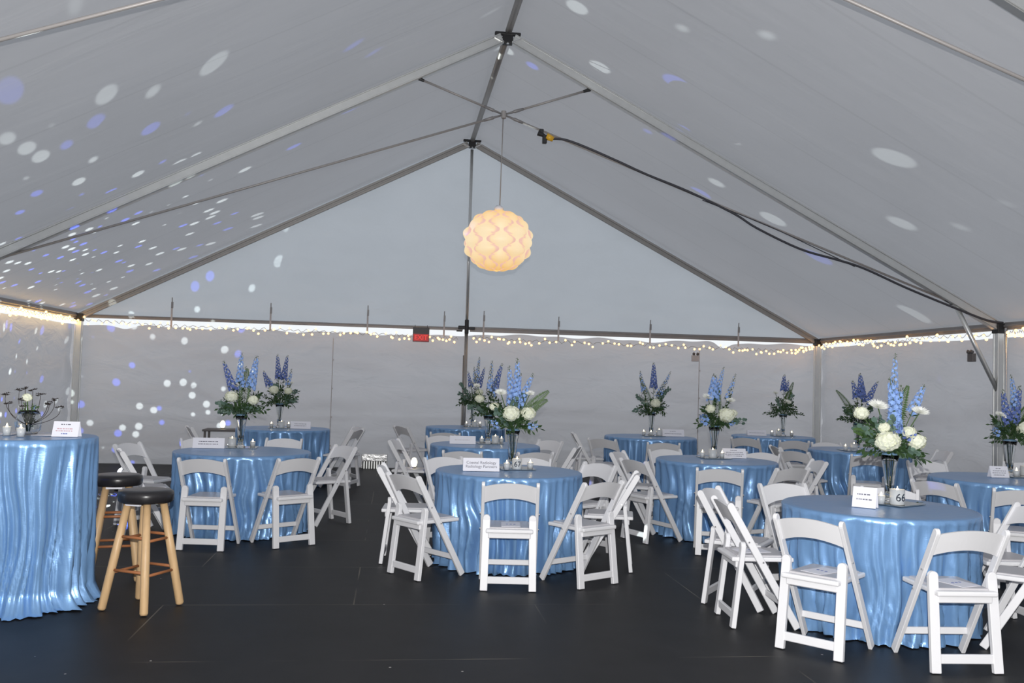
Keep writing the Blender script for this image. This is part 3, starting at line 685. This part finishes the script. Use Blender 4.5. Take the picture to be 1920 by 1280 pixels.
def arrangement(k, x, y, z, spec, sc=1.0):
    rnd = random.Random(sum(map(ord, k))*13)
    v = bpy.data.objects.new('trumpet_vase', VM); COL.objects.link(v); v.location = (x, y, z)
    tag(v, 'clear flared glass vase on %s' % TN[k], 'vase', 'trumpet vases')
    t = empty('flower_arrangement', FLAB[k], 'flowers', (x, y, z+VH), 0, 'flower arrangements')
    stems_mb(0, rnd).build('stem_bundle', M['fern'], t)
    rim_tint().build('blue_rim_tint', M['tint'], t, True)
    org = lambda: (rnd.uniform(-.02,.02), rnd.uniform(-.02,.02), .0)
    for dx, dz, dy, kd, fu, ft in spec['d']: delphinium(t, org(), (dx, dy+rnd.uniform(-.03,.03), dz), rnd, kd, fu, ft)
    for kd, dx, dz, r, dy in spec['b']: (hydrangea if kd == 'h' else mum)(t, (dx, dy, dz), r, rnd, org())
    for dx, dz, dy in spec['f']: fern(t, org(), (dx, dy, dz), rnd)
    for dx, dz, dy in spec['e']: eucalyptus(t, org(), (dx, dy, dz), rnd)
    w = spec['w']
    for i in range(30):
        a = 2.399963*i; el = rnd.choice((-.30,-.12,.05,.25,.5,.8)); L = w*rnd.uniform(.55,1.0)
        p1 = (L*math.cos(a)*math.cos(el), L*.8*math.sin(a)*math.cos(el), .05+L*math.sin(el))
        sprig(t, (.02*math.cos(a), .02*math.sin(a), .0), p1, rnd, rnd.uniform(.04,.06))
    return t
FLAB = {'A': 'blue and cream bouquet with fern frond to the right, on the 67 table', 'B': 'largest bouquet of pale blue delphiniums and white blooms, on the 66 table',
 'H': 'bouquet with one large cream hydrangea facing front, left of the largest bouquet', 'K': 'bouquet at the right edge of the photo with a hydrangea on its right', 'C': 'bouquet with three blue spikes on the table beyond the bar stools',
 'D': 'bouquet with two upright violet spikes, farthest left against the rear wall', 'E': 'dark bouquet directly behind the 67 table bouquet, its left half visible', 'F': 'farthest centre bouquet in front of the gable pole',
 'G': 'bouquet with one violet spike between two dark sprays, right of the gable pole', 'I': 'narrow dark bouquet with a single violet spike near the right corner post', 'J': 'bouquet of leaning violet spikes just behind and left of the largest bouquet'}
# small table things
def number_votive_mesh():
    b = MB(); b.lathe([(.001,0),(.040,0),(.042,.004),(.042,.088),(.038,.088),(.038,.010),(.001,.010)], 28); return b.mesh('number_votive', M['frost'], True)
NV = number_votive_mesh()
def flame_mb():
    b = MB(); b.lathe([(.0005,0),(.006,.008),(.0075,.016),(.004,.028),(.0005,.038)], 10); return b
def num_votive(k, x, y, z, txt, s=1.0, label=None):
    t = empty('number_votive', label or 'frosted glass number holder on %s' % TN[k], 'candle holder', (x, y, z), 0, 'numbered candle holders')
    o = bpy.data.objects.new('glass_cup', NV); COL.objects.link(o); o.parent = t
    b = MB(); b.lathe([(.0005,.012),(.030,.012),(.030,.060),(.0005,.060)], 16); wx = b.build('wax', M['wax'], t)
    f = flame_mb().build('flame', M['flame'], wx, True); f.location = (0,0,.060); f.scale = (1,1,1.2)
    if txt: text_mesh('number', txt, .062, M['inkb'], t, (0,0,.042), (PI/2,0,0), .0425, bold=.0006)
    t.scale = (s,s,s)
    return t
def candle_proto():
    t = empty('votive_candle', '', 'candle')
    b = MB(); b.lathe([(.001,0),(.022,0),(.027,.055),(.025,.055),(.0205,.004),(.001,.004)], 20); b.build('glass_cup', M['frost'], t, True)
    b = MB(); b.lathe([(.0005,.005),(.0195,.005),(.022,.042),(.0005,.042)], 16); wx = b.build('wax', M['wax'], t, True)
    f = flame_mb().build('flame', M['flame'], wx, True); f.location = (0,0,.042)
    return t
cp = candle_proto(); cfirst = True
def candle(x, y, z, label):
    global cfirst
    c = cp if cfirst else copy_tree(cp); cfirst = False
    c.location = (x, y, z); tag(c, label, 'candle', 'votive candles'); return c
def squiggle(t, lines, w, z0, y0, tilt, mats, seed):
    """small print too blurred to read: rows of short dashes"""
    rnd = random.Random(seed)
    for i, (zz, ww, hh, mt) in enumerate(lines):
        b = MB(); x = -ww/2
        while x < ww/2:
            L = rnd.uniform(.006,.02); 
            if x+L > ww/2: break
            b.box((x+L/2, 0, 0), (L, .0006, hh)); x += L+rnd.uniform(.003,.007)
        o = b.build('printed_line', M[mt], t); o.location = (0, y0+tilt*zz, zz)
def tent_card(x, y, z, w, h, rz, label, lines=None, text=None, seed=1):
    t = empty('place_card', label, 'card', (x, y, z), rz, 'table name cards'); dp = .035
    b = MB()
    b.add([(-w/2,-dp,0),(w/2,-dp,0),(w/2,0,h),(-w/2,0,h),(-w/2,dp,0),(w/2,dp,0),(-w/2,-dp+.0015,0),(w/2,-dp+.0015,0),(w/2,dp-.0015,0),(-w/2,dp-.0015,0),(w/2,0,h-.004),(-w/2,0,h-.004)],
          [(0,1,2,3),(5,4,3,2),(7,6,11,10),(9,8,10,11),(0,6,7,1),(4,5,8,9),(1,7,10,2),(0,3,11,6),(5,2,10,8),(4,9,11,3)])
    b.build('folded_card', M['paper'], t)
    if lines: squiggle(t, [(h*a, w*q, hh, mt) for a, q, hh, mt in lines], w, 0, -dp-.001, dp/h, None, seed)
    if text:
        text_mesh('printed_name', text, .034, M['ink'], t, (.0, -dp*.5-.0015, h*.50), (math.atan2(h, dp), 0, 0), spacing=.95)
    return t
L2 = [(.64,.62,.008,'ink'),(.40,.66,.008,'ink')]; L4 = [(.80,.35,.006,'ink'),(.58,.72,.006,'ink'),(.40,.8,.006,'ink'),(.22,.7,.006,'ink')]
L4c = [(.80,.42,.006,'ink'),(.52,.66,.005,'inkred'),(.38,.74,.005,'inkred'),(.20,.3,.006,'inkblue')]
CARD = {'A': (.30,.105,-.03,None,'Coastal Radiology\nRadiology Partners','white card printed Coastal Radiology, Radiology Partners, on the 67 table'),
 'B': (.15,.13,-.75,L2,None,'angled white card left of the 66 candle holder'), 'H': (.25,.10,-.05,L4,None,'white card with four printed lines, on the second-row table between 67 and 66'),
 'K': (.17,.10,-.05,L4,None,'small white card on the table at the right edge'), 'C': (.30,.10,.03,L2,None,'white card with two printed lines on the table beyond the bar stools'),
 'D': (.27,.10,-.02,L2,None,'white card on the far left table by the rear wall'), 'E': (.30,.09,-.02,[(.5,.6,.005,'strap')],None,'nearly blank white card on the table behind the 67 table'),
 'G': (.32,.10,-.05,[(.72,.3,.007,'ink'),(.38,.8,.007,'ink')],None,'white card on the rear-row table right of the gable pole'), 'I': (.30,.085,-.05,[(.5,.8,.006,'ink')],None,'white card on the rear-row table near the right corner')}
ZT = TH+.0035
for k, it in ITEMS.items():
    x, y = it['mirror']; b = MB(); b.box((0,0,.003), (.30,.26,.006)); o = b.build('mirror_tile', M['mirror'], None); o.location = (x, y, ZT)
    o.rotation_euler = (0,0, .5 if k == 'B' else .05)
    tag(o, 'square mirror tile under the vase on %s' % TN[k], 'mirror', 'mirror tiles')
    zt = ZT+.0065
    vx, vy = it['vase']; arrangement(k, vx, vy, zt, FL[k])
    nx, ny = it['number']; num_votive(k, nx, ny, zt, {'A': '67', 'B': '66'}.get(k), 1.15 if k == 'B' else 1.0, {'A': 'glass candle holder marked 67 in front of the centre vase', 'B': 'white glass candle holder marked 66 in front of the largest vase'}.get(k))
    for i, (cx, cy) in enumerate(it['candle']):
        side = 'left' if cx < nx else 'right'
        if k == 'B': side = ['far', 'near'][i]+' left'
        if k == 'G': side = ['far', 'near'][i]+' left'
        candle(cx, cy, zt, 'votive candle %s of the number holder, %s' % (side, TN[k]))
    if k in CARD:
        w, h, rz, ln, tx, lb = CARD[k]; sx, sy = it['sign']; tent_card(sx, sy, ZT, w, h, rz, lb, ln, tx, ord(k))
o = tent_card(10.98, -7.80, ZT, .15, .10, -.1, 'white card at the very right edge of the photo', L4, None, 77)
# fallen leaf on the 66 table
b = MB(); petal(b, Vector((0,0,.002)), Vector((1,.1,0)), Vector((0,0,1)), .06, .022, .1); petal(b, Vector((0,0,.002)), Vector((.7,.6,0)), Vector((0,0,1)), .04, .018, .2)
o = b.build('fallen_leaf', M['green']); o.location = (8.62, -9.58, ZT+.001); tag(o, 'small dark leaf fallen on the 66 table beside the mirror', 'leaf')
# cocktail table things
ZC = 1.0735
tent_card(2.97, -9.13, ZC, .165, .098, -.05, 'white card with coloured print at the right of the tall left table', L4c, None, 9)
candle(2.72, -9.22, ZC, 'votive candle in front of the round vase on the tall left table')
candle(2.60, -9.13, ZC, 'votive candle left of the round vase on the tall left table')
for i, (px, py, rz, lb) in enumerate(((2.83, -9.02, .1, 'white paper sheet between round vase and card on the tall left table'), (2.52, -9.0, -.1, 'white paper sheet left of the round vase on the tall left table'))):
    b = MB(); b.box((0,0,.0015), (.20,.14,.003)); o = b.build('paper_sheet', M['paper']); o.location = (px, py, ZC); o.rotation_euler = (0,0,rz); tag(o, lb, 'paper', 'paper sheets')
b = MB(); b.lathe([(.001,0),(.055,0),(.075,.03),(.082,.08),(.072,.13),(.058,.155),(.055,.155),(.068,.13),(.078,.08),(.071,.032),(.052,.005),(.001,.005)], 28)
o = b.build('round_vase', M['glass'], None, True); o.location = (2.69, -9.02, ZC+.003); tag(o, 'round clear glass vase packed with moss on the tall left table', 'vase')
rnd = random.Random(4)
t = empty('twig_arrangement', 'arrangement of green moss and dark flowering twigs on the tall left table', 'flowers', (2.69, -9.02, ZC+.009))
for i in range(16):
    a = 2.4*i; L = rnd.uniform(.02,.058); sprig(t, (.01*math.cos(a), .01*math.sin(a), .01), (L*math.cos(a), L*math.sin(a), rnd.uniform(.07,.19)), rnd, .022, 'fern', 'moss_tuft')
for dx, dz in ((-.16,.30),(-.12,.24),(-.08,.33),(-.02,.34),(.02,.33),(.05,.30),(.12,.25),(.16,.27),(-.03,.27),(.09,.24),(-.05,.22),(.20,.22)):
    b = MB(); pts = curve_pts((0,0,.05), (dx, rnd.uniform(-.08,.08), dz-.05), (dx*.3,0,-.01)); b.tube(pts, .0018, 4)
    for q in range(6):
        floret(b, pts[-1]+Vector((rnd.uniform(-.022,.022), rnd.uniform(-.01,.01), rnd.uniform(-.006,.012))), Vector((rnd.uniform(-.3,.3),-.3,1)).normalized(), .016, 5, rnd, .6, .2)
    b.build('dark_twig', M['brown'], t)
hydrangea(t, (-.005,-.03,.235), .028, rnd, (0,0,.06))

# programmes on the seats
def programme(key, lb, dx=0, rz=.2):
    c = chair_objs[key]; t = empty('programme_leaflet', lb, 'paper', (0,0,0), 0, 'programmes on chair seats')
    m = Matrix.Translation(c.location) @ Matrix.Rotation(c.rotation_euler.z, 4, 'Z')
    t.location = m @ Vector((dx, .155, .455)); t.rotation_euler = (0,0,c.rotation_euler.z+rz)
    b = MB(); b.box((0,0,.001), (.14,.21,.002)); b.build('sheet', M['paper'], t)
    b = MB()
    for i in range(3): b.lathe([(.0005,0),(.009,0),(.009,.0008),(.0005,.0008)], 10, (-.028+.028*i, .0, .002))
    b.build('printed_mark', M['inkblue'], t)
programme(('B', -139), 'white programme on the seat of the left foreground chair', .0, -.25)
programme(('B', -93), 'white programme on the seat of the right foreground chair', .03, .35)
programme(('B', 176), 'white programme on a seat left of the 66 table', 0, .2)
programme(('A', -96), 'white programme on the seat of the front centre chair', .01, .0)

# ------------------------------------------------------------ string lights
def bulbs(name_lb, path, n, seed, sag=.05, br=.019):
    rnd = random.Random(seed); t = empty('string_lights', name_lb, 'string lights', (0,0,0), 0, 'strings of warm fairy lights')
    pts = []; k = len(path)-1
    for i in range(n*2+1):
        s = i/(n*2)*k; j = min(int(s), k-1); p = Vector(path[j]).lerp(Vector(path[j+1]), s-j)
        pts.append(p+Vector((0,0,.022*math.sin(i*1.9)+rnd.uniform(-.012,.012))))
    b = MB(); b.tube(pts, .0035, 4); b.build('wire', M['wire'], t)
    me = None
    for i in range(n):
        p = pts[min(len(pts)-1, int(2*(i+rnd.uniform(-.45,.45))+1))]+Vector((rnd.uniform(-.02,.02) if abs(path[0][1]-path[-1][1]) < .1 else 0, 0, rnd.choice((-.045,-.02,.018))+rnd.uniform(-.008,.008)))
        if me is None:
            b = MB(); b.lathe([(.0005,-br),(br*.7,-br*.7),(br,0),(br*.7,br*.7),(.0005,br)], 10); o = b.build('bulb', M['bulb'], t, True); me = o
        else: o = inst(me, t)
        o.location = p
bulbs('string of small warm lights along the rear gable, left of the centre pole', [(.16,-.14,2.27),(1.6,-.13,2.22),(3.3,-.13,2.215),(5.0,-.13,2.20),(6.1,-.13,2.17)], 82, 1)
bulbs('string of small warm lights along the rear gable, right of the centre pole', [(6.35,-.14,2.20),(7.4,-.13,2.17),(9.2,-.13,2.17),(10.8,-.13,2.16),(11.9,-.13,2.15),(12.3,-.2,2.24)], 84, 2)
bulbs('string of small warm lights along the right wall up to the side post', [(W-.12,-.2,2.24),(W-.13,-1.2,2.30),(W-.12,-2.2,2.22),(W-.13,-3.4,2.26),(W-.12,-4.9,2.24)], 60, 3)
bulbs('string of small warm lights on the right wall beyond the side post', [(W-.13,-5.2,2.26),(W-.13,-6.2,2.24)], 30, 4)
b = MB(); b.tube([(.07,-.25-.25*i, 2.235+.008*math.sin(i*2)) for i in range(20)], .036, 10)  # emissive tube added for the blown-out strip of daylight and string glow
o = b.build('eave_glow', M['glow'], None, True); tag(o, 'added warm rope light running under the left eave', 'rope light')
bulbs('string of small warm lights beside the rope light under the left eave', [(.13,-.2,2.24),(.14,-1.5,2.25),(.14,-2.6,2.25),(.14,-4.2,2.25)], 50, 6)

# straps that hold the rear side wall to the gable
names = ['first from the left', 'second from the left', 'third from the left', 'just left of the gable pole', 'just right of the gable pole', 'third from the right', 'second from the right', 'first from the right']
for i, (x, z) in enumerate([(1.5,2.62),(3.05,2.59),(4.61,2.61),(5.87,2.56),(6.53,2.59),(7.8,2.54),(9.39,2.54),(10.96,2.55)]):
    t = empty('wall_strap', 'webbing strap with dark hook over the rear beam, %s' % names[i], 'strap', (x, -.07, 0), 0, 'wall straps')
    b = MB(); b.box((0,0,(z+2.2)/2-.03), (.028,.006,z-2.26)); b.build('webbing', M['strap'], t)
    b = MB(); b.box((.004,-.006,z-.06), (.032,.014,.10)); b.tube([(0,0,z-.02),(0,-.01,z+.06)], .008, 6); b.build('hook', M['beam'], t)

# exit sign
t = empty('exit_sign', 'black and red exit sign hung at the rear beam left of the gable pole', 'sign', (5.49, -.17, 2.215))
b = MB(); b.box((0,.02,.0), (.27,.05,.235)); b.build('housing', M['blackplastic'], t, False, .004, 1)
b = MB(); b.box((0,-.006,-.05), (.25,.004,.12)); b.build('panel', M['redpanel'], t)
text_mesh('sign_letters', 'EXIT', .105, M['redtext'], t, (0,-.0095,-.05), (PI/2,0,0), bold=.001)
b = MB(); b.tube([(-.1,.02,.115),(-.1,.02,.16)], .004, 6); b.tube([(.1,.02,.115),(.1,.02,.16)], .004, 6); b.build('hanger', M['blackplastic'], t)
# emergency lights
for x, y, rz, lb in ((10.22, .03, 0, 'small grey emergency light on the rear wall'), (W+.0, -4.35, -PI/2, 'small grey emergency light on the right wall near the brace')):
    t = empty('emergency_light', lb, 'lamp', (x, y, 2.0), rz, 'emergency lights')
    b = MB(); b.box((0,-.02,-.03), (.13,.06,.12)); b.build('housing', M['box'] if x > 11 else M['strap'], t, False, .006, 1)
    for s in (-1, 1):
        b = MB(); b.tube([(s*.038,-.02,.05),(s*.038,-.06,.055)], [.018,.028], 12); b.build('lamp_head', M['box'], t, True)
    t.scale = (.9,.9,.9)

# vent at the foot of the rear wall
t = empty('floor_vent', 'white crinkled air duct end with striped grille at the foot of the rear wall', 'vent', (4.80, -.12, 0))
b = MB(); b.box((0,0,.185), (.42,.10,.12)); b.box((-.2,0,.07), (.02,.10,.13)); b.box((.2,0,.07), (.02,.10,.13)); b.build('duct_end', M['vent'], t, False, .012, 3)
for i in range(9):
    b = MB(); b.box((-.165+.041*i,-.01,.064), (.020,.02,.122)); b.build('slat', M['alu'], t)
b = MB(); b.box((0,.03,.064), (.38,.02,.125)); b.build('back_plate', M['dark'], t)

# effects light on the floor
DX, DY = 1.76, -3.3
t = empty('effects_light', 'small black party light with glowing dome on the floor at the rear left', 'lamp', (DX, DY, 0))
b = MB(); b.lathe([(.11,0),(.11,.02),(.05,.04),(.05,.14),(.10,.16),(.10,.20),(.08,.215),(.0,.215)], 24); b.build('housing', M['dark'], t, True)
b = MB(); b.lathe([(.085,.216),(.082,.24),(.06,.27),(.03,.285),(.0,.29)], 24); b.build('dome', M['led'], t, True)
# emissive oval globes on small bases
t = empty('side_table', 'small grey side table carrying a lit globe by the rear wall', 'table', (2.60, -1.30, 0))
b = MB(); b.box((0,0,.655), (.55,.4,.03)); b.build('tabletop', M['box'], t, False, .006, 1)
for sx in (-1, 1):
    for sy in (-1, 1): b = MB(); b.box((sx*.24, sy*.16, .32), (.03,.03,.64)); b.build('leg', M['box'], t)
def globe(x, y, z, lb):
    t = empty('glowing_globe', lb, 'lamp', (x, y, z), 0, 'glowing globes')
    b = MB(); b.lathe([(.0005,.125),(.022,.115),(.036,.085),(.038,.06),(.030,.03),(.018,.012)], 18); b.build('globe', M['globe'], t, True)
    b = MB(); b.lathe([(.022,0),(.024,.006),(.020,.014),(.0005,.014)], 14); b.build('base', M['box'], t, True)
globe(2.58, -1.30, .671, 'oval glowing shape on the side table by the rear wall')
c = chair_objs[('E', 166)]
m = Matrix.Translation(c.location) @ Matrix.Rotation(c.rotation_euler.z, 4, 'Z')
p = m @ Vector((-.02, .20, .4545)); globe(p.x, p.y, p.z, 'oval glowing shape on a chair seat left of the table behind the 67 table')

# ------------------------------------------------------------ light
wd = bpy.data.worlds.new('daylight'); S.world = wd; wd.use_nodes = True
bg = wd.node_tree.nodes['Background']; bg.inputs[0].default_value = (.93,.97,1,1); bg.inputs[1].default_value = .98
# the camera's flash, just above the lens
C = Vector(CAM_C)
fl = bpy.data.lights.new('camera_flash', 'POINT'); fl.energy = 1520; fl.shadow_soft_size = .014; fl.color = (1,.985,.96)
fo = bpy.data.objects.new('camera_flash', fl); COL.objects.link(fo); fo.location = C+Vector(CAM_U)*.16+Vector(CAM_R)*.03-Vector(CAM_D)*.05
# effects light: many thin blue and white beams
el = bpy.data.lights.new('party_beams', 'POINT'); el.energy = 300; el.shadow_soft_size = .012; el.use_nodes = True
nt = el.node_tree; em = nt.nodes['Emission']
geo = N(nt, 'ShaderNodeNewGeometry')
vo = N(nt, 'ShaderNodeTexVoronoi', Scale=16.0); vo.inputs['Randomness'].default_value = .75
nt.links.new(geo.outputs['Incoming'], vo.inputs['Vector'])
mr = N(nt, 'ShaderNodeMapRange', interpolation_type='SMOOTHSTEP'); mr.inputs['From Min'].default_value = .22; mr.inputs['From Max'].default_value = .29; mr.inputs['To Min'].default_value = 1; mr.inputs['To Max'].default_value = 0
nt.links.new(vo.outputs['Distance'], mr.inputs['Value'])
sp = N(nt, 'ShaderNodeSeparateColor'); nt.links.new(vo.outputs['Color'], sp.inputs[0])
gt = N(nt, 'ShaderNodeMath', operation='GREATER_THAN'); nt.links.new(sp.outputs[0], gt.inputs[0]); gt.inputs[1].default_value = .42
mx = N(nt, 'ShaderNodeMix', data_type='RGBA'); mx.inputs['A'].default_value = (.10,.17,1,1); mx.inputs['B'].default_value = (.80,.90,.88,1)
nt.links.new(gt.outputs[0], mx.inputs['Factor']); nt.links.new(mx.outputs['Result'], em.inputs['Color'])
lf = N(nt, 'ShaderNodeLightFalloff', Strength=1.0); 
mu = N(nt, 'ShaderNodeMath', operation='MULTIPLY'); nt.links.new(mr.outputs[0], mu.inputs[0]); nt.links.new(lf.outputs['Linear'], mu.inputs[1])
sx = N(nt, 'ShaderNodeSeparateXYZ'); nt.links.new(geo.outputs['Incoming'], sx.inputs[0])
def mth(op, a, b):
    m = N(nt, 'ShaderNodeMath', operation=op)
    for i, q in enumerate((a, b)):
        if isinstance(q, (int, float)): m.inputs[i].default_value = q
        else: nt.links.new(q, m.inputs[i])
    return m.outputs[0]
keepL = mth('MULTIPLY', mth('LESS_THAN', sx.outputs[0], .30), mth('GREATER_THAN', sp.outputs[1], .28))
keepR = mth('MULTIPLY', mth('MULTIPLY', mth('GREATER_THAN', sx.outputs[0], .30), mth('LESS_THAN', sx.outputs[1], -.02)), mth('GREATER_THAN', sp.outputs[1], .55))
m3 = N(nt, 'ShaderNodeMath', operation='MULTIPLY'); nt.links.new(mu.outputs[0], m3.inputs[0]); nt.links.new(mth('MAXIMUM', keepL, keepR), m3.inputs[1])
nt.links.new(m3.outputs[0], em.inputs['Strength'])
eo = bpy.data.objects.new('party_beams', el); COL.objects.link(eo); eo.location = (DX, DY, .34)

# ------------------------------------------------------------ camera
cam = bpy.data.cameras.new('camera'); cam.sensor_width = 36; cam.lens = CAM_F/1920*36; cam.clip_start = .05
co = bpy.data.objects.new('camera', cam); COL.objects.link(co)
r_, u_, d_ = Vector(CAM_R), Vector(CAM_U), Vector(CAM_D)
co.matrix_world = Matrix(((r_.x,u_.x,-d_.x,C.x),(r_.y,u_.y,-d_.y,C.y),(r_.z,u_.z,-d_.z,C.z),(0,0,0,1)))
S.camera = co
S.view_settings.view_transform = 'Standard'; S.view_settings.look = 'None'; S.view_settings.gamma = 1
S.view_settings.use_curve_mapping = False; S.view_settings.exposure = 0
S.cycles.max_bounces = 10; S.cycles.diffuse_bounces = 6; S.cycles.transmission_bounces = 8; S.cycles.sample_clamp_indirect = 4
S.cycles.caustics_reflective = False; S.cycles.caustics_refractive = False; S.cycles.use_denoising = True
